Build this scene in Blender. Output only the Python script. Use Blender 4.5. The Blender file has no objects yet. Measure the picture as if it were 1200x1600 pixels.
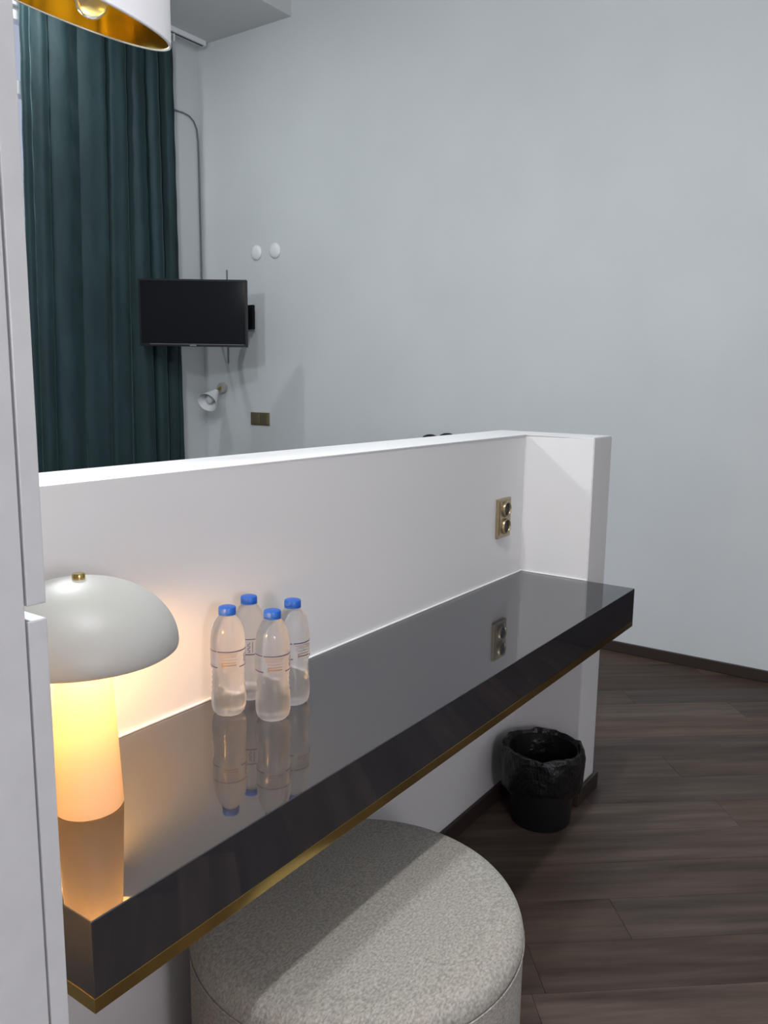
import bpy, bmesh, math, random
from mathutils import Vector, Matrix
PI = math.pi
random.seed(7)
S = bpy.context.scene
C = bpy.context.collection

# ------------------------------------------------------------------ camera
F_PX, YAW, PITCH, ROLL = 1270.6, 0.6106, -0.1610, 0.0131
CAM = Vector((-2.3811, -1.1189, 1.3585))
fw = Vector((math.cos(PITCH)*math.cos(YAW), math.cos(PITCH)*math.sin(YAW), math.sin(PITCH)))
rt = Vector((math.sin(YAW), -math.cos(YAW), 0)); up = rt.cross(fw)
r2 = rt*math.cos(ROLL) + up*math.sin(ROLL); u2 = -rt*math.sin(ROLL) + up*math.cos(ROLL)
cd = bpy.data.cameras.new('camera'); cam = bpy.data.objects.new('camera', cd); C.objects.link(cam)
cd.sensor_fit = 'VERTICAL'; cd.sensor_height = 24.0; cd.sensor_width = 18.0
cd.lens = F_PX/1600*24.0; cd.clip_start = .02
cam.matrix_world = Matrix(((r2.x, u2.x, -fw.x, CAM.x), (r2.y, u2.y, -fw.y, CAM.y), (r2.z, u2.z, -fw.z, CAM.z), (0, 0, 0, 1)))
S.camera = cam
# ------------------------------------------------------------------ world, lights, exposure
W = bpy.data.worlds.new('world'); S.world = W; W.use_nodes = True
W.node_tree.nodes['Background'].inputs[0].default_value = (.60, .66, .85, 1)
W.node_tree.nodes['Background'].inputs[1].default_value = .75
def lamp(name, kind, loc, power, col, size, rot=(0, 0, 0)):
    d = bpy.data.lights.new(name, kind); d.energy = power; d.color = col
    if kind == 'AREA': d.shape = 'DISK'; d.size = size
    else: d.shadow_soft_size = size
    o = bpy.data.objects.new(name, d); C.objects.link(o); o.location = loc; o.rotation_euler = rot
    return o
COOL = (.93, .98, 1.0)
lamp('bed_lamp_light', 'POINT', (-1.0, 1.2, 2.15), 40, COOL, .06)                    # lamp of the sleeping area, behind the wardrobe
lamp('ceiling_light_middle', 'POINT', (-2.2, -.10, 3.35), 78, COOL, .09)             # hanging globe between bed and entrance
lamp('ceiling_light_entry', 'AREA', (-1.75, -.85, 3.62), 34, (.98, .98, 1.0), .14)   # ceiling lamp of the entrance side
lamp('ceiling_light_window', 'AREA', (.15, 2.80, 3.48), 11, COOL, .10)              # small spot in the soffit beside the curtain
lamp('rear_fill_light', 'POINT', (-2.75, -2.55, 1.45), 42, (1.0, .91, .96), .16)     # added pinkish fill behind the viewer, brightens the wall under the desk
vs = S.view_settings
vs.view_transform = 'Standard'; vs.look = 'None'; vs.gamma = 1; vs.use_curve_mapping = False; vs.exposure = 0.12

# ------------------------------------------------------------------ materials
def mat(name, col, rough=.5, metal=0, ior=1.45, **kw):
    m = bpy.data.materials.new(name); m.use_nodes = True
    b = m.node_tree.nodes['Principled BSDF']
    b.inputs['Base Color'].default_value = (*col, 1); b.inputs['Roughness'].default_value = rough
    b.inputs['Metallic'].default_value = metal; b.inputs['IOR'].default_value = ior
    for k, v in kw.items(): b.inputs[k.replace('_', ' ')].default_value = v
    return m
def nd(m, t, **kw):
    n = m.node_tree.nodes.new(t)
    for k, v in kw.items(): setattr(n, k, v)
    return n
def lk(m, a, b): m.node_tree.links.new(a, b)
def noise_bump(m, scale, strength, dist=.001, detail=4, stretch=None):
    b = m.node_tree.nodes['Principled BSDF']
    tc = nd(m, 'ShaderNodeTexCoord'); n = nd(m, 'ShaderNodeTexNoise'); n.inputs['Scale'].default_value = scale; n.inputs['Detail'].default_value = detail
    src = tc.outputs['Object']
    if stretch:
        mp = nd(m, 'ShaderNodeMapping'); mp.inputs['Scale'].default_value = stretch; lk(m, src, mp.inputs[0]); src = mp.outputs[0]
    lk(m, src, n.inputs['Vector'])
    bp = nd(m, 'ShaderNodeBump'); bp.inputs['Strength'].default_value = strength; bp.inputs['Distance'].default_value = dist
    lk(m, n.outputs[0], bp.inputs['Height']); lk(m, bp.outputs[0], b.inputs['Normal'])
    return n
def noise_col(m, c1, c2, scale, detail=4, lo=.35, hi=.65, stretch=None):
    b = m.node_tree.nodes['Principled BSDF']
    tc = nd(m, 'ShaderNodeTexCoord'); n = nd(m, 'ShaderNodeTexNoise'); n.inputs['Scale'].default_value = scale; n.inputs['Detail'].default_value = detail
    src = tc.outputs['Object']
    if stretch:
        mp = nd(m, 'ShaderNodeMapping'); mp.inputs['Scale'].default_value = stretch; lk(m, src, mp.inputs[0]); src = mp.outputs[0]
    lk(m, src, n.inputs['Vector'])
    r = nd(m, 'ShaderNodeValToRGB'); e = r.color_ramp.elements
    e[0].position = lo; e[0].color = (*c1, 1); e[1].position = hi; e[1].color = (*c2, 1)
    lk(m, n.outputs[0], r.inputs[0]); lk(m, r.outputs[0], b.inputs['Base Color'])
    return r
M = {}
M['wall'] = mat('painted_wall', (.60, .63, .645), .65)
noise_col(M['wall'], (.575, .600, .614), (.620, .645, .660), 1.6, 5, .3, .7); noise_bump(M['wall'], 140, .25, .0006)
M['partition'] = mat('partition_paint', (.70, .692, .697), .6); noise_bump(M['partition'], 160, .15, .0004)
M['ceiling'] = mat('ceiling_paint', (.60, .61, .61), .8)
M['white_lac'] = mat('white_laminate', (.68, .68, .69), .35)
noise_col(M['white_lac'], (.54, .545, .55), (.57, .575, .58), 30, 5)
M['base'] = mat('dark_baseboard', (.035, .024, .020), .4); noise_bump(M['base'], 60, .2, .0004)
M['sub'] = mat('floor_underlay', (.012, .009, .008), .8)
M['desk'] = mat('grey_high_gloss', (.018, .020, .025), .035, 0, 2.15)
M['brass'] = mat('brass', (.56, .42, .15), .12, 1)
M['brass2'] = mat('bronze_plastic', (.36, .30, .19), .32, .75)
M['dark_hole'] = mat('dark_recess', (.02, .018, .014), .5)
M['seal'] = mat('white_sealant', (.85, .85, .85), .45)
M['black'] = mat('black_plastic', (.006, .006, .007), .45, 0, 1.3)
M['screen'] = mat('tv_screen', (.005, .005, .007), .10, 0, 1.22)
M['mark'] = mat('grey_print', (.35, .36, .38), .4)
M['cable'] = mat('grey_cable', (.16, .17, .18), .5)
M['white_pl'] = mat('white_plastic', (.74, .76, .78), .4)
M['shade_grey'] = mat('matte_grey_enamel', (.42, .415, .39), .42)
M['shade_white'] = mat('white_fabric_shade', (.80, .80, .82), .7)
M['gold'] = mat('gold_foil', (1.0, .74, .18), .12, 1); noise_bump(M['gold'], 9, .18, .006, 2)
M['cap'] = mat('blue_cap', (.014, .10, .44), .35)
M['print'] = mat('label_print', (.05, .035, .10), .5)
M['print2'] = mat('label_print_brown', (.22, .13, .08), .5)
M['steel'] = mat('track_metal', (.45, .46, .47), .35, .6)
M['frame_w'] = mat('window_frame_white', (.78, .79, .82), .4)
M['bag'] = mat('black_bin_liner', (.006, .006, .007), .34); noise_bump(M['bag'], 45, .9, .008, 5)
M['bin'] = mat('black_bin', (.010, .010, .011), .45)
M['cloth_bk'] = mat('black_cloth', (.008, .008, .009), .8)
M['bulbgl'] = mat('bulb_glass', (.85, .85, .85), .08, 0, 1.45)
M['bulbgl'].node_tree.nodes['Principled BSDF'].inputs['Transmission Weight'].default_value = .75
M['pane'] = mat('window_pane', (1, 1, 1), .02, 0, 1.45)
def thin_glass(m):
    t = m.node_tree; out = t.nodes['Material Output']
    tr = nd(m, 'ShaderNodeBsdfTransparent'); gl = nd(m, 'ShaderNodeBsdfGlossy'); gl.inputs['Roughness'].default_value = .02
    mx = nd(m, 'ShaderNodeMixShader'); mx.inputs[0].default_value = .08
    lk(m, tr.outputs[0], mx.inputs[1]); lk(m, gl.outputs[0], mx.inputs[2]); lk(m, mx.outputs[0], out.inputs[0])
thin_glass(M['pane'])
# water bottle: clear body full of water, slightly hazy plastic
def water_mat():
    m = bpy.data.materials.new('water_filled_plastic'); m.use_nodes = True
    b = m.node_tree.nodes['Principled BSDF']; out = m.node_tree.nodes['Material Output']
    b.inputs['Base Color'].default_value = (.97, .97, .98, 1); b.inputs['Roughness'].default_value = .015
    b.inputs['IOR'].default_value = 1.33; b.inputs['Transmission Weight'].default_value = 1
    tr = nd(m, 'ShaderNodeBsdfTranslucent'); tr.inputs[0].default_value = (.95, .95, .96, 1)
    tp = nd(m, 'ShaderNodeBsdfTransparent')
    m1 = nd(m, 'ShaderNodeMixShader'); m1.inputs[0].default_value = .12
    m2 = nd(m, 'ShaderNodeMixShader'); m2.inputs[0].default_value = .26
    lk(m, b.outputs[0], m1.inputs[1]); lk(m, tp.outputs[0], m1.inputs[2])
    lk(m, m1.outputs[0], m2.inputs[1]); lk(m, tr.outputs[0], m2.inputs[2]); lk(m, m2.outputs[0], out.inputs[0])
    tc = nd(m, 'ShaderNodeTexCoord'); n = nd(m, 'ShaderNodeTexNoise'); n.inputs['Scale'].default_value = 1
    mp = nd(m, 'ShaderNodeMapping'); mp.inputs['Scale'].default_value = (16, 16, 75); lk(m, tc.outputs['Object'], mp.inputs[0]); lk(m, mp.outputs[0], n.inputs['Vector'])
    bp = nd(m, 'ShaderNodeBump'); bp.inputs['Strength'].default_value = .25; bp.inputs['Distance'].default_value = .002
    lk(m, n.outputs[0], bp.inputs['Height']); lk(m, bp.outputs[0], b.inputs['Normal'])
    return m
M['water'] = water_mat()
def opal_mat():
    m = bpy.data.materials.new('opal_glass'); m.use_nodes = True; out = m.node_tree.nodes['Material Output']
    b = m.node_tree.nodes['Principled BSDF']; b.inputs['Base Color'].default_value = (.86, .83, .78, 1); b.inputs['Roughness'].default_value = .25
    tr = nd(m, 'ShaderNodeBsdfTranslucent'); tr.inputs[0].default_value = (.95, .86, .72, 1)
    mx = nd(m, 'ShaderNodeMixShader'); mx.inputs[0].default_value = .62
    lk(m, b.outputs[0], mx.inputs[1]); lk(m, tr.outputs[0], mx.inputs[2]); lk(m, mx.outputs[0], out.inputs[0])
    return m
M['opal'] = opal_mat()
def emit(name, col, s):
    m = bpy.data.materials.new(name); m.use_nodes = True; b = m.node_tree.nodes['Principled BSDF']
    b.inputs['Base Color'].default_value = (*col, 1); b.inputs['Emission Color'].default_value = (*col, 1); b.inputs['Emission Strength'].default_value = s
    return m
M['bulb_on'] = emit('lit_warm_bulb', (1.0, .53, .17), 190)
# velvet
m = mat('teal_velvet', (.012, .052, .056), .72); M['velvet'] = m
b = m.node_tree.nodes['Principled BSDF']
b.inputs['Sheen Weight'].default_value = .32; b.inputs['Sheen Roughness'].default_value = .3; b.inputs['Sheen Tint'].default_value = (.5, .78, .80, 1)
noise_col(m, (.006, .022, .026), (.011, .036, .041), 5, 6, .3, .7, (3, 3, .6)); noise_bump(m, 14, .35, .012, 5, (1, 1, .7))
# heathered upholstery
m = mat('heather_fabric', (.36, .34, .31), .95); M['fabric'] = m
noise_col(m, (.235, .220, .195), (.45, .425, .375), 170, 6, .32, .68, (1, 1.7, 1)); noise_bump(m, 420, .8, .002, 3)
m.node_tree.nodes['Principled BSDF'].inputs['Sheen Weight'].default_value = .15
m = mat('heather_fabric_side', (.34, .32, .29), .95); M['fabric_side'] = m
noise_col(m, (.27, .25, .225), (.47, .445, .40), 160, 6, .32, .68, (1, 1, 1.6)); noise_bump(m, 420, .8, .002, 3)
# floor planks: grain along the plank's own x axis, tone per plank
m = mat('dark_laminate', (.08, .055, .045), .5); M['plank'] = m
b = m.node_tree.nodes['Principled BSDF']; b.inputs['Specular IOR Level'].default_value = .35
tc = nd(m, 'ShaderNodeTexCoord'); oi = nd(m, 'ShaderNodeObjectInfo'); ad = nd(m, 'ShaderNodeVectorMath', operation='MULTIPLY_ADD')
cmb = nd(m, 'ShaderNodeCombineXYZ'); mu = nd(m, 'ShaderNodeMath', operation='MULTIPLY'); mu.inputs[1].default_value = 37
lk(m, oi.outputs['Random'], mu.inputs[0]); lk(m, mu.outputs[0], cmb.inputs[0]); lk(m, mu.outputs[0], cmb.inputs[1])
ad.inputs[1].default_value = (1.1, 13, 1); lk(m, tc.outputs['Object'], ad.inputs[0]); lk(m, cmb.outputs[0], ad.inputs[2])
n1 = nd(m, 'ShaderNodeTexNoise'); n1.inputs['Scale'].default_value = 1.7; n1.inputs['Detail'].default_value = 7; n1.inputs['Roughness'].default_value = .6; lk(m, ad.outputs[0], n1.inputs['Vector'])
rp = nd(m, 'ShaderNodeValToRGB'); e = rp.color_ramp.elements
e[0].position = .30; e[0].color = (.044, .028, .021, 1); e[1].position = .72; e[1].color = (.125, .084, .062, 1)
x = e.new(.5); x.color = (.078, .052, .040, 1)
lk(m, n1.outputs[0], rp.inputs[0])
hs = nd(m, 'ShaderNodeHueSaturation'); mr = nd(m, 'ShaderNodeMapRange'); mr.inputs['To Min'].default_value = .72; mr.inputs['To Max'].default_value = 1.3
lk(m, oi.outputs['Random'], mr.inputs['Value']); lk(m, mr.outputs[0], hs.inputs['Value'])
mr2 = nd(m, 'ShaderNodeMapRange'); mr2.inputs['To Min'].default_value = 1.1; mr2.inputs['To Max'].default_value = .75
m3 = nd(m, 'ShaderNodeMath', operation='FRACT'); m4 = nd(m, 'ShaderNodeMath', operation='MULTIPLY'); m4.inputs[1].default_value = 7.3
lk(m, oi.outputs['Random'], m4.inputs[0]); lk(m, m4.outputs[0], m3.inputs[0]); lk(m, m3.outputs[0], mr2.inputs['Value']); lk(m, mr2.outputs[0], hs.inputs['Saturation'])
lk(m, rp.outputs[0], hs.inputs['Color']); lk(m, hs.outputs[0], b.inputs['Base Color'])
bp = nd(m, 'ShaderNodeBump'); bp.inputs['Strength'].default_value = .15; bp.inputs['Distance'].default_value = .001; lk(m, n1.outputs[0], bp.inputs['Height']); lk(m, bp.outputs[0], b.inputs['Normal'])

# ------------------------------------------------------------------ mesh helpers
def tag(o, label, cat, group=None):
    o['label'] = label; o['category'] = cat
    if group: o['group'] = group
    return o
def struct(o): o['kind'] = 'structure'; return o
def empty(name, loc, label, cat, group=None, rz=0):
    o = bpy.data.objects.new(name, None); C.objects.link(o); o.location = loc; o.rotation_euler = (0, 0, rz)
    o.empty_display_size = .05
    return tag(o, label, cat, group)
def build(name, bm, m, parent=None, smooth=False, loc=None):
    me = bpy.data.meshes.new(name); bmesh.ops.recalc_face_normals(bm, faces=bm.faces); bm.to_mesh(me); bm.free()
    me.materials.append(M[m] if isinstance(m, str) else m)
    if smooth:
        for p in me.polygons: p.use_smooth = True
        try: me.set_sharp_from_angle(angle=math.radians(40))
        except Exception: pass
    o = bpy.data.objects.new(name, me); C.objects.link(o)
    if parent: o.parent = parent
    if loc: o.location = loc
    return o
def box(bm, x0, x1, y0, y1, z0, z1, bev=0, seg=2):
    vs = [bm.verts.new((x, y, z)) for z in (z0, z1) for y in (y0, y1) for x in (x0, x1)]
    fs = [bm.faces.new([vs[i] for i in q]) for q in ((0, 2, 3, 1), (4, 5, 7, 6), (0, 1, 5, 4), (2, 6, 7, 3), (0, 4, 6, 2), (1, 3, 7, 5))]
    if bev:
        es = {e for f in fs for e in f.edges}
        bmesh.ops.bevel(bm, geom=list(es), offset=bev, segments=seg, affect='EDGES', profile=.5)
def boxes(*a, bev=0):
    bm = bmesh.new()
    for q in a: box(bm, *q, bev=bev)
    return bm
def lathe(prof, seg=48, close=True):
    bm = bmesh.new(); rings = []
    for r, z in prof:
        if r < 1e-6: rings.append([bm.verts.new((0, 0, z))])
        else: rings.append([bm.verts.new((r*math.cos(2*PI*i/seg), r*math.sin(2*PI*i/seg), z)) for i in range(seg)])
    for a, b in zip(rings, rings[1:]):
        for i in range(seg):
            j = (i+1) % seg
            q = [a[i % len(a)], a[j % len(a)], b[j % len(b)], b[i % len(b)]]
            u = []
            for v in q:
                if v not in u: u.append(v)
            if len(u) > 2:
                try: bm.faces.new(u)
                except ValueError: pass
    return bm
def tube(pts, r, seg=10, bm=None, cap=True):
    bm = bm or bmesh.new(); pts = [Vector(p) for p in pts]; rings = []; ref = None
    for i, p in enumerate(pts):
        t = (pts[min(i+1, len(pts)-1)] - pts[max(i-1, 0)]).normalized()
        if ref is None: ref = Vector((0, 0, 1)) if abs(t.z) < .9 else Vector((1, 0, 0))
        a = (ref - t*ref.dot(t)).normalized(); ref = a; b_ = t.cross(a)
        rr = r[i] if isinstance(r, (list, tuple)) else r
        rings.append([bm.verts.new(p + a*rr*math.cos(2*PI*k/seg) + b_*rr*math.sin(2*PI*k/seg)) for k in range(seg)])
    for u, v in zip(rings, rings[1:]):
        for k in range(seg): bm.faces.new((u[k], u[(k+1) % seg], v[(k+1) % seg], v[k]))
    if cap: bm.faces.new(rings[0][::-1]); bm.faces.new(rings[-1])
    return bm
def xf(bm, mtx): bmesh.ops.transform(bm, matrix=mtx, verts=bm.verts); return bm
def align(direction, loc): return Matrix.Translation(loc) @ Vector(direction).to_track_quat('Z', 'Y').to_matrix().to_4x4()

# ------------------------------------------------------------------ the room
XR, YB, XL, YF, ZC, ZS = 1.591, 3.20, -4.2, -2.8, 3.66, 3.492
HP, TP, TW, WY = 1.1934, .166, .152, .2264          # partition height, thickness, wing thickness, wing length
struct(build('wall_right', boxes((XR, XR+.1, YF, YB, -.05, ZC)), 'wall'))
struct(build('wall_left', boxes((XL-.1, XL, YF, YB, -.05, ZC)), 'wall'))
struct(build('wall_front', boxes((XL-.1, XR+.1, YF-.1, YF, -.05, ZC)), 'wall'))
WX0, WX1, WZ0, WZ1 = -.85, 1.12, .85, 3.30
struct(build('wall_back', boxes((XL-.1, WX0, YB, YB+.14, -.05, ZC), (WX1, XR+.1, YB, YB+.14, -.05, ZC), (WX0, WX1, YB, YB+.14, -.05, WZ0), (WX0, WX1, YB, YB+.14, WZ1, ZC)), 'wall'))
struct(build('ceiling', boxes((XL-.1, XR+.1, YF-.1, YB+.14, ZC, ZC+.1)), 'ceiling'))
struct(build('ceiling_soffit', boxes((XL, XR, 2.384, YB, ZS, ZC)), 'ceiling'))
# L-shaped half-height partition
bm = bmesh.new(); XP = -3.0
pl = [(XP, 0), (0, 0), (0, -WY), (TW, -WY), (TW, TP), (XP, TP)]
lo = [bm.verts.new((x, y, 0)) for x, y in pl]; hi = [bm.verts.new((x, y, HP)) for x, y in pl]
bm.faces.new(lo[::-1]); bm.faces.new(hi)
for i in range(6): j = (i+1) % 6; bm.faces.new((lo[i], lo[j], hi[j], hi[i]))
bmesh.ops.bevel(bm, geom=[e for e in bm.edges], offset=.0025, segments=2, affect='EDGES')
struct(build('wall_partition', bm, 'partition'))
# baseboards
BH, BT = .055, .014
struct(build('baseboard_right', boxes((XR-BT, XR-.0005, YF, -1.801, 0.0005, BH), (XR-BT, XR-.0005, -.799, YB-.001, 0.0005, BH), bev=.003), 'base'))
struct(build('baseboard_back', boxes((XL+.001, XR-BT-.001, YB-BT, YB-.0005, 0.0005, BH), bev=.003), 'base'))
struct(build('baseboard_partition', boxes((XP, -BT-.0005, -BT, -.0005, 0.0005, BH), bev=.003), 'base'))
struct(build('baseboard_wing', boxes((-BT, -.0005, -WY-BT, -.001, 0.0005, BH), (-.0004, TW+BT, -WY-BT, -WY-.0005, 0.0005, BH), (TW+.0005, TW+BT, -WY, TP, .0005, BH), bev=.003), 'base'))
# unseen dark door added in the right wall to darken the desk front's reflection
dr = bpy.data.objects.new('added_door', None); C.objects.link(dr); dr.location = (XR, -1.30, 0); struct(dr)
build('door_leaf', boxes((-.03, -.0005, -.42, .42, .004, 2.05), bev=.002), 'base', dr)
for a in ((-.035, -.0005, -.50, -.4205, .0005, 2.13), (-.035, -.0005, .4205, .50, .0005, 2.13), (-.035, -.0005, -.42, .42, 2.0505, 2.13)): build('door_frame', boxes(a, bev=.002), 'base', dr)
dh = build('door_handle', tube([(-.030, .36, 1.02), (-.075, .36, 1.02), (-.080, .35, 1.02), (-.080, .25, 1.02)], .009, 10), 'brass', dr, True)
# window behind the curtain
win = bpy.data.objects.new('window_1', None); C.objects.link(win); win.location = (0, YB, 0); struct(win)
def wpart(n, a, m): return build(n, boxes(a, bev=.004 if m == 'frame_w' else 0), m, win)
ft = .06; ZT = 2.86
for nm, a in (('frame_bar', (WX0, WX0+ft, .03, .10, WZ0, WZ1)), ('frame_bar', (WX1-ft, WX1, .03, .10, WZ0, WZ1)), ('frame_bar', (WX0+ft, WX1-ft, .03, .10, WZ0, WZ0+ft)),
              ('frame_bar', (WX0+ft, WX1-ft, .03, .10, WZ1-ft, WZ1)), ('frame_bar', (WX0+ft, WX1-ft, .025, .10, ZT, ZT+.07)), ('frame_bar', (.09, .16, .03, .10, WZ0+ft, ZT))):
    wpart(nm, a, 'frame_w')
for a in ((WX0+ft, .09, .06, .066, WZ0+ft, ZT), (.16, WX1-ft, .06, .066, WZ0+ft, ZT), (WX0+ft, WX1-ft, .06, .066, ZT+.07, WZ1-ft)): wpart('pane', a, 'pane')
wpart('window_sill', (WX0-.05, WX1+.05, -.06, .03, WZ0-.03, WZ0), 'frame_w')

# floor: underlay + individual laminate planks laid on the diagonal
fl = struct(build('floor', boxes((XL, XR, YF, YB, -.05, -.010)), 'sub'))
ANG = math.radians(-50); dx = Vector((math.cos(ANG), math.sin(ANG))); dn = Vector((-math.sin(ANG), math.cos(ANG)))
PW, PL, G = .161, 1.285, .0004
def clip(poly, rect):
    x0, x1, y0, y1 = rect
    for ax, lim, sg in ((0, x0, 1), (0, x1, -1), (1, y0, 1), (1, y1, -1)):
        out = []
        for i in range(len(poly)):
            a, b_ = poly[i-1], poly[i]; da, db = (a[ax]-lim)*sg, (b_[ax]-lim)*sg
            if da*db < 0:
                t = da/(da-db); out.append(a.lerp(b_, t))
            if db >= 0: out.append(b_)
        poly = out
        if len(poly) < 3: return []
    return poly
def plank_mesh(pts):
    bm = bmesh.new(); k = len(pts); cx = sum((p for p in pts), Vector((0, 0)))/k
    top = [bm.verts.new((*(p + (cx-p).normalized()*.0004), 0)) for p in pts]; mid = [bm.verts.new((*p, -.0004)) for p in pts]; bot = [bm.verts.new((*p, -.0095)) for p in pts]
    bm.faces.new(top)
    for i in range(k):
        j = (i+1) % k; bm.faces.new((mid[i], mid[j], top[j], top[i])); bm.faces.new((bot[i], bot[j], mid[j], mid[i]))
    bmesh.ops.recalc_face_normals(bm, faces=bm.faces)
    me = bpy.data.meshes.new('plank'); bm.to_mesh(me); bm.free(); me.materials.append(M['plank']); return me
full = None; rnd = random.Random(4)
for k in range(-30, 40):
    n0 = .0175 + k*PW; off = rnd.uniform(0, PL)
    for j in range(-8, 9):
        s0 = off + j*PL
        loc = [Vector((s0+G, n0+G)), Vector((s0+PL-G, n0+G)), Vector((s0+PL-G, n0+PW-G)), Vector((s0+G, n0+PW-G))]
        wp = [dx*a.x + dn*a.y for a in loc]
        cl = clip(wp, (XL+.005, XR-.005, YF+.005, YB-.005))
        if not cl: continue
        c0 = dx*(s0+PL/2) + dn*(n0+PW/2)
        inv = lambda w: Vector(((w-c0).dot(dx), (w-c0).dot(dn)))
        lp = [inv(w) for w in cl]
        area = abs(sum(lp[i-1].x*lp[i].y - lp[i].x*lp[i-1].y for i in range(len(lp))))/2
        if area < .004: continue
        isfull = area > (PL-2*G)*(PW-2*G)*.9999
        if isfull:
            full = full or plank_mesh(lp); me = full
        else: me = plank_mesh(lp)
        o = bpy.data.objects.new('plank', me); C.objects.link(o); o.parent = fl; o.location = (c0.x, c0.y, 0); o.rotation_euler = (0, 0, ANG)

# ------------------------------------------------------------------ desk
L, D, ZD, T, GS = 1.8866, .3765, .75, .0977, .0194
desk = empty('wall_desk', (-L/2, -D/2, ZD-T-GS), 'long glossy dark grey wall desk with a brass lower edge', 'desk')
def local(bm, e): return xf(bm, Matrix.Translation(-e.location))
build('desk_top', local(boxes((-L, -.0015, -D, -.0015, ZD-T, ZD), bev=.0012), desk), 'desk', desk)
build('brass_trim', local(boxes((-L, -.0015, -D, -D+.012, ZD-T-GS, ZD-T-.0002), (-L, -L+.012, -D+.0121, -.0015, ZD-T-GS, ZD-T-.0002), (-.0135, -.0015, -D+.0121, -.0015, ZD-T-GS, ZD-T-.0002), bev=.0006), desk), 'brass', desk)['label'] = 'polished brass strip under the desk edge'
build('underside_panel', local(boxes((-L+.0125, -.014, -D+.0125, -.002, ZD-T-.012, ZD-T-.0003)), desk), 'desk', desk)
build('sealant_bead', local(boxes((-L, -.002, -.005, -.0005, ZD, ZD+.004), (-.005, -.0005, -WY, -.0052, ZD, ZD+.004), bev=.001), desk), 'seal', desk)['label'] = 'thin white sealant line along the wall'

# ------------------------------------------------------------------ wardrobe at the left edge
WA = empty('wardrobe', (-2.27, -.265, 0), 'tall white laminate wardrobe with flat handleless doors at the left', 'wardrobe')
wx, wy0, wy1, wd = -2.0085, -.52, -.012, .0172
build('side_panel', local(boxes((-2.52, wx-wd-.0022, wy0, wy0+.018, .0, 2.42), bev=.0008), WA), 'white_lac', WA)
build('side_panel', local(boxes((-2.52, wx-wd-.0022, wy1-.018, wy1, .0, 2.42), bev=.0008), WA), 'white_lac', WA)
build('back_panel', local(boxes((-2.54, -2.5205, wy0, wy1, .0, 2.42)), WA), 'white_lac', WA)
build('top_panel', local(boxes((-2.52, wx-wd-.0022, wy0+.0185, wy1-.0185, 2.40, 2.42)), WA), 'white_lac', WA)
build('middle_shelf', local(boxes((-2.52, wx-wd-.0022, wy0+.0185, wy1-.0185, 1.155, 1.185)), WA), 'white_lac', WA)
build('plinth', local(boxes((-2.10, -2.08, wy0+.0185, wy1-.0185, 0, .08)), WA), 'white_lac', WA)
build('door', local(boxes((wx-wd, wx, wy0, wy1, 1.1738, 2.415), bev=.0012), WA), 'white_lac', WA)
build('door', local(boxes((wx-wd, wx, wy0, wy1, .085, 1.1612), bev=.0012), WA), 'white_lac', WA)

# ------------------------------------------------------------------ mushroom lamp
LB = Vector((-1.7316, -.1549, ZD))
la = empty('table_lamp', LB, 'mushroom table lamp with grey dome shade and glowing white base', 'lamp')
RS = .131
base = [(0, .001), (.0462, .001), (.0474, .003), (.0384, .201), (.0384, .205), (.0364, .205), (.0364, .201), (.0450, .006), (0, .006)]
build('lamp_base', lathe(base, 64), 'opal', la, True)['label'] = 'glowing tapered opal glass base'
outer = []; zr, zt = .232, .334
for i in range(25):
    a = i/24; t = a*PI/2
    outer.append((RS*math.cos(t)**.92 if t < PI/2-1e-6 else 0, zr + .010 + (zt-zr-.010)*math.sin(t)**1.08))
prof = [(RS-.004, zr), (RS-.001, zr+.002), (RS, zr+.006)] + outer
inn = [(max(r-.003, 0), z-.003) for r, z in reversed(outer)] + [(RS-.004, zr)]
build('lamp_shade', lathe(prof+inn, 72), 'shade_grey', la, True)['label'] = 'matte light grey metal dome shade'
build('finial', lathe([(0, .331), (.0084, .331), (.0088, .3325), (.0088, .3405), (.0080, .342), (0, .342)], 24), 'brass', la, True)['label'] = 'small brass knob'
build('shade_rod', lathe([(0, .2818), (.003, .2818), (.003, .3325), (0, .3325)], 12), 'brass', la)
for a, b_ in ((-.0380, -.0125), (.0125, .0380)): build('shade_support', boxes((a, b_, -.002, .002, .2052, .2090)), 'brass', la)
bulb = build('bulb', lathe([(0, .206), (.010, .207), (.012, .218), (.026, .230), (.034, .249), (.030, .268), (.016, .279), (0, .2815)], 24), 'bulb_on', la, True)
bulb['label'] = 'lit warm bulb'
build('socket', lathe([(0, .008), (.008, .008), (.008, .204), (0, .204)], 16), 'white_pl', la, True)
# cord with inline switch behind the lamp
pts = [(-.046, .02, .010), (-.058, .035, .0045), (-.075, .060, .004), (-.10, .085, .004), (-.13, .10, .004)]
build('cord', tube(pts, .0028, 8), 'cable', la, True)

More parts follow.
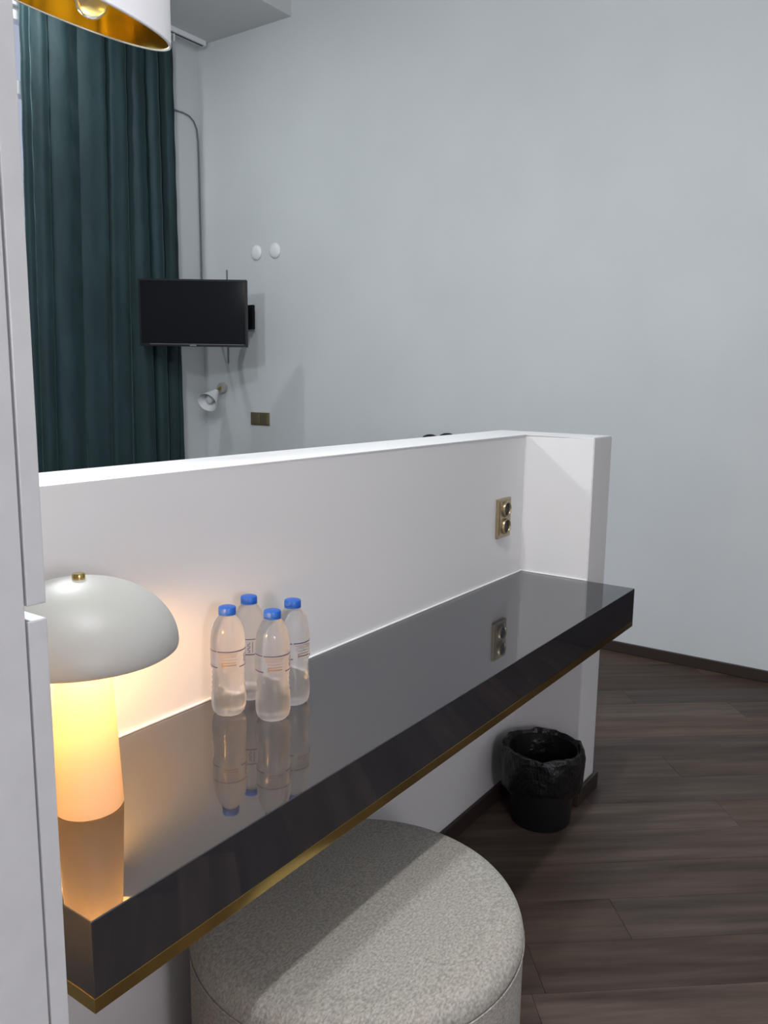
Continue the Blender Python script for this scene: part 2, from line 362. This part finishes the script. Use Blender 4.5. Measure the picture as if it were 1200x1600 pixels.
# ------------------------------------------------------------------ water bottles
prof = [(0, .0035), (.010, .003), (.019, .0005), (.0245, .0015), (.0288, .0065), (.0312, .016), (.0318, .030), (.0312, .040), (.0301, .0440), (.0309, .0490), (.0292, .0540), (.0301, .0590), (.0285, .0640), (.0296, .0690), (.0283, .0740), (.0295, .0790), (.0287, .0840), (.0306, .0895), (.0316, .094),
        (.0316, .126), (.0314, .134), (.0304, .147), (.0282, .159), (.0245, .170), (.0195, .179), (.0150, .185), (.0130, .1865), (.0130, .192), (0, .192)]
def arcs(r, items):
    bm = bmesh.new()
    for a0, a1, z0, z1 in items:
        n = max(2, int(abs(a1-a0)/6)); row = []
        for i in range(n+1):
            t = math.radians(a0+(a1-a0)*i/n)
            row.append([bm.verts.new((rr*math.cos(t), rr*math.sin(t), z)) for rr, z in ((r, z0), (r+.0003, z0), (r+.0003, z1), (r, z1))])
        for u, v in zip(row, row[1:]):
            for q in range(4): bm.faces.new((u[q], u[(q+1) % 4], v[(q+1) % 4], v[q]))
        bm.faces.new(row[0]); bm.faces.new(row[-1][::-1])
    return bm
R0 = .0317
def make_bottle(label):
    e = empty('water_bottle', (0, 0, 0), label, 'bottle', 'plastic water bottles on the desk')
    bd = build('bottle_body', lathe(prof, 48), 'water', e, True); bd['label'] = 'clear ribbed plastic body full of water'
    cp = [(0, .2015), (.0125, .2015), (.0148, .2005), (.0155, .199), (.0158, .1905), (.0152, .190), (.0152, .1893), (.0158, .1888), (.0158, .1870), (.0132, .1870)]
    c = build('cap', lathe(cp, 40), 'cap', e, True); c['label'] = 'blue screw cap'
    lb = build('label_lines', arcs(R0, [(-85, -40, .1238, .1256), (-36, 105, .1238, .1256), (38, 105, .0940, .0960), (-85, -38, .0940, .0960)]), 'print', e)
    lb['label'] = 'dark printed lines of the clear wrap label'
    it = [(-30+random.uniform(-3, 3), 32+random.uniform(-6, 3), .1145+k*.0021, .1151+k*.0021) for k in range(4)] + [(-22, 26, .1036, .1050), (-22, -18, .0968, .1036), (-18, 26, .0985, .1008), (-24, 30, .1095, .1103)]
    t = build('label_text', arcs(R0, it), 'print2', e); t['label'] = 'small brown print and a boxed panel'
    sc = []                                                        # upright lettering beside the text block
    for k, z in enumerate((.099, .103, .107, .111, .115)): sc += [(58, 66, z, z+.0009), (58 if k % 2 else 64, 60 if k % 2 else 66, z, z+.004)]
    sc += [(74, 76, .099, .120)]
    build('label_lettering', arcs(R0, sc), 'print', e)['label'] = 'dark upright lettering'
    for c in e.children:
        if c.name.startswith('label_'): c['kind'] = 'stuff'
    return e
def dup(root, label):
    r = root.copy(); C.objects.link(r); r['label'] = label
    for ch in root.children:
        c = ch.copy(); C.objects.link(c); c.parent = r
    return r
b0 = make_bottle('leftmost water bottle, nearest the lamp, with a blue cap')
bots = [b0, dup(b0, 'front water bottle with blue cap, closest to the desk edge'), dup(b0, 'rear water bottle with a dark blue cap, second from the left'), dup(b0, 'rightmost of the four water bottles with blue caps')]
for o, (x, y, a) in zip(bots, ((-1.3767, -.0728, -133), (-1.3451, -.1536, -131), (-1.3001, -.0518, 160), (-1.2695, -.1349, -100))):
    o.location = (x, y, ZD); o.rotation_euler = (0, 0, math.radians(a))

# ------------------------------------------------------------------ pouf
pf = empty('pouf', (-1.3119, -.3243, 0), 'round beige-grey upholstered pouf under the desk edge', 'pouf')
RP, HPF = .2955, .44
side = [(RP-.02, .012), (RP-.004, .02), (RP, .035), (RP, HPF-.048)]
build('side_cover', lathe([(0, .012)] + side + [(RP-.004, HPF-.0475), (0, HPF-.0475)], 96), 'fabric_side', pf, True)
tp = [(0, HPF-.047), (RP-.002, HPF-.047), (RP+.0005, HPF-.040)]
for i in range(9):
    t = i/8*PI/2; tp.append((RP-.034+.034*math.cos(t), HPF-.036+.033*math.sin(t)))
tp += [(RP*.7, HPF+.000), (RP*.35, HPF+.002), (0, HPF+.003)]
build('seat_cushion', lathe(tp, 96), 'fabric', pf, True)
bm = bmesh.new()
ring = [(( RP+.0008)*math.cos(2*PI*i/96), (RP+.0008)*math.sin(2*PI*i/96), HPF-.046) for i in range(97)]
build('seam_piping', tube(ring, .0018, 6, cap=False), 'fabric_side', pf, True)
for a in range(4):
    t = PI/4 + a*PI/2
    build('foot', lathe([(0, 0), (.018, 0), (.020, .0118), (0, .0118)], 16), 'black', pf, True, (.2*math.cos(t), .2*math.sin(t), 0))

# ------------------------------------------------------------------ waste bin with liner
BN = Vector((-.142, -.168, 0))
bn = empty('waste_bin', BN, 'small black waste bin with a crumpled black liner beside the wing wall', 'bin')
build('bin_body', lathe([(0, .001), (.088, .001), (.092, .006), (.107, .228), (.110, .231), (.110, .236), (.105, .236), (.088, .010), (0, .010)], 48), 'bin', bn, True)
rb = random.Random(11)
def crinkle(a, k): return sum(math.sin(a*f + ph + k*g)*am for f, ph, g, am in ((5, .3, 2.1, .5), (9, 1.7, -3.2, .3), (14, 4.0, 4.4, .22), (23, 2.2, 7.1, .14)))
bm = bmesh.new(); seg = 96; rows = []
lp = [(.085, .030), (.100, .110), (.108, .180), (.112, .235), (.117, .268), (.124, .283), (.133, .284), (.139, .270), (.141, .245), (.140, .215), (.138, .185), (.133, .150), (.126, .135)]
for k, (r, z) in enumerate(lp):
    row = []; r_, z_ = r, z
    for i in range(seg):
        r, z = r_, z_; a = 2*PI*i/seg; cr = crinkle(a, k*.35)
        amp = .0028 if k < 5 else .0042
        r, z = r*.915, z*.873; rr = max(r + cr*amp, .1125 if 5 <= k else 0)
        zz = z + (crinkle(a*1.0+2, k*.2)*(.006 if 4 <= k <= 7 else .004)) + (math.sin(a*2+.6)*.012 if k > 9 else 0)
        row.append(bm.verts.new((rr*math.cos(a) - (.004 if k > 5 else 0), rr*math.sin(a), zz)))
    rows.append(row)
for u, v in zip(rows, rows[1:]):
    for i in range(seg): bm.faces.new((u[i], u[(i+1) % seg], v[(i+1) % seg], v[i]))
bm.faces.new(rows[0])
build('bin_liner', bm, 'bag', bn, False)['label'] = 'crumpled black plastic bag folded over the rim'

# ------------------------------------------------------------------ sockets on the partition
sk = empty('wall_socket', (-.150, 0, .945), 'bronze double power socket on the white partition above the desk', 'socket')
build('socket_frame', boxes((-.042, .042, -.0105, -.0004, -.061, .061), bev=.0025), 'brass2', sk)
build('socket_insert', boxes((-.034, .034, -.0125, -.0106, -.053, .053), bev=.0008), 'brass2', sk)
for z in (.0265, -.0265):
    o = build('outlet', xf(lathe([(.0245, 0), (.0245, .006), (.0235, .0075), (.0215, .0075), (.0200, .006), (.0195, .0010), (0, .0010)], 40), Matrix.Rotation(PI/2, 4, 'X')), 'brass2', sk, True, (.002, -.0126, z))
    build('outlet_well', xf(lathe([(.0192, .0012), (.0192, .0016), (0, .0016)], 32), Matrix.Rotation(PI/2, 4, 'X')), 'dark_hole', o)

# ------------------------------------------------------------------ light switch and caps on the right wall
sw = empty('light_switch', (XR, 2.669, 1.093), 'dark bronze double light switch on the grey wall', 'switch')
build('switch_frame', boxes((-.010, -.0005, -.083, .083, -.042, .042), bev=.002), 'brass2', sw)
for y in (-.0365, .0365): build('rocker', boxes((-.0145, -.0101, y-.034, y+.034, -.033, .033), bev=.0015), 'brass2', sw)
for y, lab in ((2.6885, 'left white round cover cap on the grey wall above the television'), (2.5275, 'right white round cover cap on the grey wall above the television')):
    o = build('cover_cap', xf(lathe([(.046, .0005), (.047, .004), (.043, .011), (.032, .016), (.016, .0185), (0, .019)], 40), Matrix.Rotation(-PI/2, 4, 'Y')), 'white_pl', None, True, (XR, y, 2.156))
    tag(o, lab, 'cover cap', 'round wall caps')

# ------------------------------------------------------------------ television on a swing arm
tvc = Vector((1.052, 2.6955, 1.738)); tw, th_ = .645, .392
tv = empty('television', tvc, 'black flat television on a wall arm in front of the green curtain', 'television')
tv.rotation_euler = (0, 0, YAW-PI/2)                                # local x: to the right, local -y: to the viewer
build('housing', boxes((-tw/2, tw/2, -.012, .020, -th_/2, th_/2), (-tw/2+.09, tw/2-.09, .0201, .045, -th_/2+.05, th_/2-.07), bev=.004), 'black', tv)
bz = .011
build('bezel', boxes((-tw/2, tw/2, -.018, -.0121, th_/2-bz, th_/2), (-tw/2, tw/2, -.018, -.0121, -th_/2, -th_/2+bz+.004), (-tw/2, -tw/2+bz, -.018, -.0121, -th_/2+bz+.0041, th_/2-bz-.0001), (tw/2-bz, tw/2, -.018, -.0121, -th_/2+bz+.0041, th_/2-bz-.0001), bev=.0008), 'black', tv)
build('screen', boxes((-tw/2+bz, tw/2-bz, -.0145, -.0121, -th_/2+bz+.0042, th_/2-bz-.0002)), 'screen', tv)
build('bezel_line', boxes((-tw/2+.06, tw/2-.02, -.0183, -.0181, -th_/2+.0128, -th_/2+.0142)), 'mark', tv)['label'] = 'thin light edge along the lower bezel'
lw = bmesh.new()
for k in range(7): box(lw, -.022+k*.0056, -.0180+k*.0056, -.0183, -.0181, -th_/2+.0040, -th_/2+.0090)
build('wordmark', lw, 'mark', tv)['label'] = 'tiny grey maker mark'
br = empty('tv_bracket', (XR, 2.755, 1.752), 'black swing-arm wall bracket holding the television', 'bracket')
build('wall_plate', boxes((-.022, -.0005, -.045, .045, -.078, .078), bev=.003), 'black', br)
build('pivot_block', boxes((-.060, -.0221, -.020, .020, -.055, .055), bev=.004), 'black', br)
pe = tvc + Vector((math.cos(YAW), math.sin(YAW), 0))*.062 - br.location
bm = bmesh.new()
for z in (.03, -.03): tube([(-.05, 0, z), (-.22, .10, z), (pe.x+.02, pe.y+.01, z)], .012, 8, bm)
build('arm', bm, 'black', br)
hd = build('mount_head', boxes((-.09, .09, -.012, .012, -.09, .09), bev=.003), 'black', br, False, (pe.x, pe.y, pe.z)); hd.rotation_euler = (0, 0, YAW-PI/2)

# cables
cb = build('antenna_cable', tube([(1.25, 3.193, 3.046), (1.38, 3.193, 3.048), (1.45, 3.193, 3.050), (1.50, 3.193, 3.044), (1.54, 3.193, 3.020), (1.565, 3.193, 2.975), (1.574, 3.193, 2.90), (1.576, 3.193, 2.80), (1.577, 3.193, 2.2), (1.577, 3.192, 1.95), (1.575, 3.185, 1.88), (1.55, 3.12, 1.83), (1.40, 2.98, 1.79), (1.22, 2.87, 1.79)], .0055, 8), 'cable', None, True)
tag(cb, 'thin grey cable bending from behind the curtain down the room corner', 'cable')
cb = build('tv_cable', tube([(XR-.006, 2.958, 1.455), (XR-.006, 2.958, 1.6), (XR-.006, 2.957, 1.9), (XR-.006, 2.957, 2.066)], .0048, 8), 'cable', None, True)
tag(cb, 'short straight dark cable running up the wall behind the television', 'cable')

# ------------------------------------------------------------------ wall reading lamp
SC = Vector((XR, 3.012, 1.290))
sc = empty('reading_lamp', SC, 'white cone reading lamp with brass joint on the wall below the television', 'lamp')
build('wall_base', xf(lathe([(0, .0005), (.036, .0005), (.037, .003), (.034, .030), (0, .031)], 32), Matrix.Rotation(-PI/2, 4, 'Y')), 'shade_grey', sc, True)
P0 = Vector((-.028, -.002, .004)); P1 = Vector((-.060, -.004, -.012)); ax = Vector((-.80, -.22, -.50)).normalized()
build('brass_joint', tube([P0, P1, P1+ax*.02], .008, 12), 'brass', sc, True)
build('brass_ring', xf(lathe([(0, 0), (.014, 0), (.014, .006), (0, .006)], 20), align(ax, P1+ax*.012)), 'brass', sc, True)
sh = lathe([(0, .0), (.016, .0), (.022, .02), (.068, .140), (.0695, .142), (.067, .142), (.020, .023), (0, .020)], 48)
build('lamp_shade', xf(sh, align(ax, P1+ax*.018)), 'white_pl', sc, True)
build('bulb', xf(lathe([(0, .02), (.012, .021), (.014, .05), (.026, .075), (.030, .095), (.022, .118), (0, .126)], 24), align(ax, P1+ax*.018)), 'white_pl', sc, True)

# ------------------------------------------------------------------ curtain and track
def curtain():
    cr = [.288, .355, .45, .635, .80, .955, 1.085, 1.20, 1.275, 1.318]
    NX, NZ = 230, 70; bm = bmesh.new(); g = []
    rc = random.Random(3); ph = [rc.uniform(0, 6.28) for _ in cr]
    for j in range(NZ+1):
        z = .02 + (3.408-.02)*j/NZ; hgt = j/NZ; row = []
        for i in range(NX+1):
            u = i/NX; x = cr[0] + (cr[-1]-cr[0])*u
            k = max(q for q in range(len(cr)-1) if cr[q] <= x+1e-9); w = cr[k+1]-cr[k]; t = (x-cr[k])/w
            sway = .012*math.sin(z*1.3+ph[k])*(1-hgt)
            tt = t**(1.35 if k % 2 else .75); dep = (.030 + .22*min(w, .14))*(1-abs(2*tt-1)**3.2) * (.85+.25*math.sin(z*.9+ph[k]))
            dep += .009*math.sin(x*46+ph[k]) * (.4+.6*hgt) + .003*math.sin(z*23+x*19+ph[k])*hgt
            xx = x + sway*math.sin(PI*u) + (1-hgt)*(-.10*(1-u))
            row.append(bm.verts.new((xx, 3.125 - dep, z)))
        g.append(row)
    for a, b_ in zip(g, g[1:]):
        for i in range(NX): bm.faces.new((a[i], a[i+1], b_[i+1], b_[i]))
    o = build('curtain', bm, 'velvet', None, True)
    s = o.modifiers.new('thick', 'SOLIDIFY'); s.thickness = .004; s.offset = 1
    return tag(o, 'floor-length dark teal velvet curtain hanging in deep folds', 'curtain')
curtain()
tr = empty('curtain_track', (.4, 3.10, ZS), 'slim white metal curtain track under the ceiling', 'curtain track')
build('rail', boxes((-1.4, 1.150, -.020, .020, -.030, -.0005), bev=.002), 'white_pl', tr)
build('rail_slot', boxes((-1.4, 1.146, -.006, .006, -.0325, -.0301)), 'dark_hole', tr)
build('end_cap', boxes((1.1501, 1.158, -.021, .021, -.032, -.0005), bev=.002), 'white_pl', tr)
for i in range(10):
    build('glider', boxes((-.11+i*.113, -.102+i*.113, -.004, .004, -.076, -.0326)), 'white_pl', tr)

# ------------------------------------------------------------------ pendant with slanted drum shade
PC = Vector((-1.497, .215, 1.993)); PR = .208; PA, PB = -.088, .35
pe_ = empty('pendant_lamp', PC, 'white drum pendant lamp with shiny gold lining and slanted rim', 'pendant lamp')
def rim(a, r): x, y = r*math.cos(a), r*math.sin(a); return x, y, PA*x+PB*y
def drum(r_out, r_in, zt):
    bm = bmesh.new(); n = 96; R = []
    for i in range(n):
        a = 2*PI*i/n; xo, yo, zo = rim(a, r_out); xi, yi, zi = rim(a, r_in)
        R.append([bm.verts.new(v) for v in ((xo, yo, zo), (xo, yo, zt), (xi, yi, zt), (xi, yi, zi))])
    for i in range(n):
        u, v = R[i], R[(i+1) % n]
        for q in range(4): bm.faces.new((u[q], v[q], v[(q+1) % 4], u[(q+1) % 4]))
    return bm
build('drum_shade', drum(PR, PR-.003, .42), 'shade_white', pe_, True)['label'] = 'white outer drum'
build('gold_lining', drum(PR-.0032, PR-.0042, .419), 'gold', pe_, True)['label'] = 'shiny gold inside lining'
bm = bmesh.new(); pts = [rim(2*PI*i/96, PR-.0018) for i in range(97)]
build('rim_wire', tube([(x, y, z-.001) for x, y, z in pts], .0022, 6, cap=False), 'white_pl', pe_, True)
build('hub', lathe([(0, .20), (.03, .20), (.032, .21), (.032, .25), (.012, .265), (0, .265)], 24), 'brass', pe_, True)
build('cord', tube([(0, 0, .264), (0, 0, ZC-PC.z-.03)], .004, 8), 'black', pe_)
build('ceiling_rose', lathe([(0, ZC-PC.z-.035), (.05, ZC-PC.z-.035), (.055, ZC-PC.z-.03), (.055, ZC-PC.z-.0005), (0, ZC-PC.z-.0005)], 32), 'white_pl', pe_, True)
build('shade_spider', boxes((-PR+.006, -.031, -.003, .003, .225, .231), (.031, PR-.006, -.003, .003, .225, .231)), 'brass', pe_)
for k in range(3):
    a = math.radians(16 + k*120); q = Vector((.126*math.cos(a), .126*math.sin(a), 0))
    build('bulb_arm', tube([q*.25+Vector((0, 0, .215)), q*.8+Vector((0, 0, .205)), q+Vector((0, 0, .175)), q+Vector((0, 0, .100))], .006, 8), 'brass', pe_, True)
    build('bulb', lathe([(0, .010), (.014, .013), (.026, .024), (.031, .042), (.027, .062), (.016, .085), (.013, .105), (0, .106)], 24), 'bulbgl', pe_, True, (q.x, q.y, 0))

# ------------------------------------------------------------------ black bag on the right wall, showing just above the partition
bg = empty('black_bag', (XR, 1.232, .70), 'black bag with two rounded humps just showing over the partition top', 'bag')
bm = bmesh.new()
box(bm, -.16, -.004, -.16, .16, 0, .30, bev=.05, seg=4)
build('bag_body', bm, 'cloth_bk', bg, True)
for y, h in ((-.05, .374), (.06, .362)):
    build('top_pouch', xf(lathe([(0, .27), (.056, .27), (.058, .30), (.054, h-.032), (.038, h-.010), (.018, h-.002), (0, h)], 24), Matrix.Translation((-.085, y, 0))), 'cloth_bk', bg, True)
build('wall_hook', tube([(-.002, 0, .33), (-.03, 0, .32), (-.04, 0, .33)], .006, 8), 'black', bg)
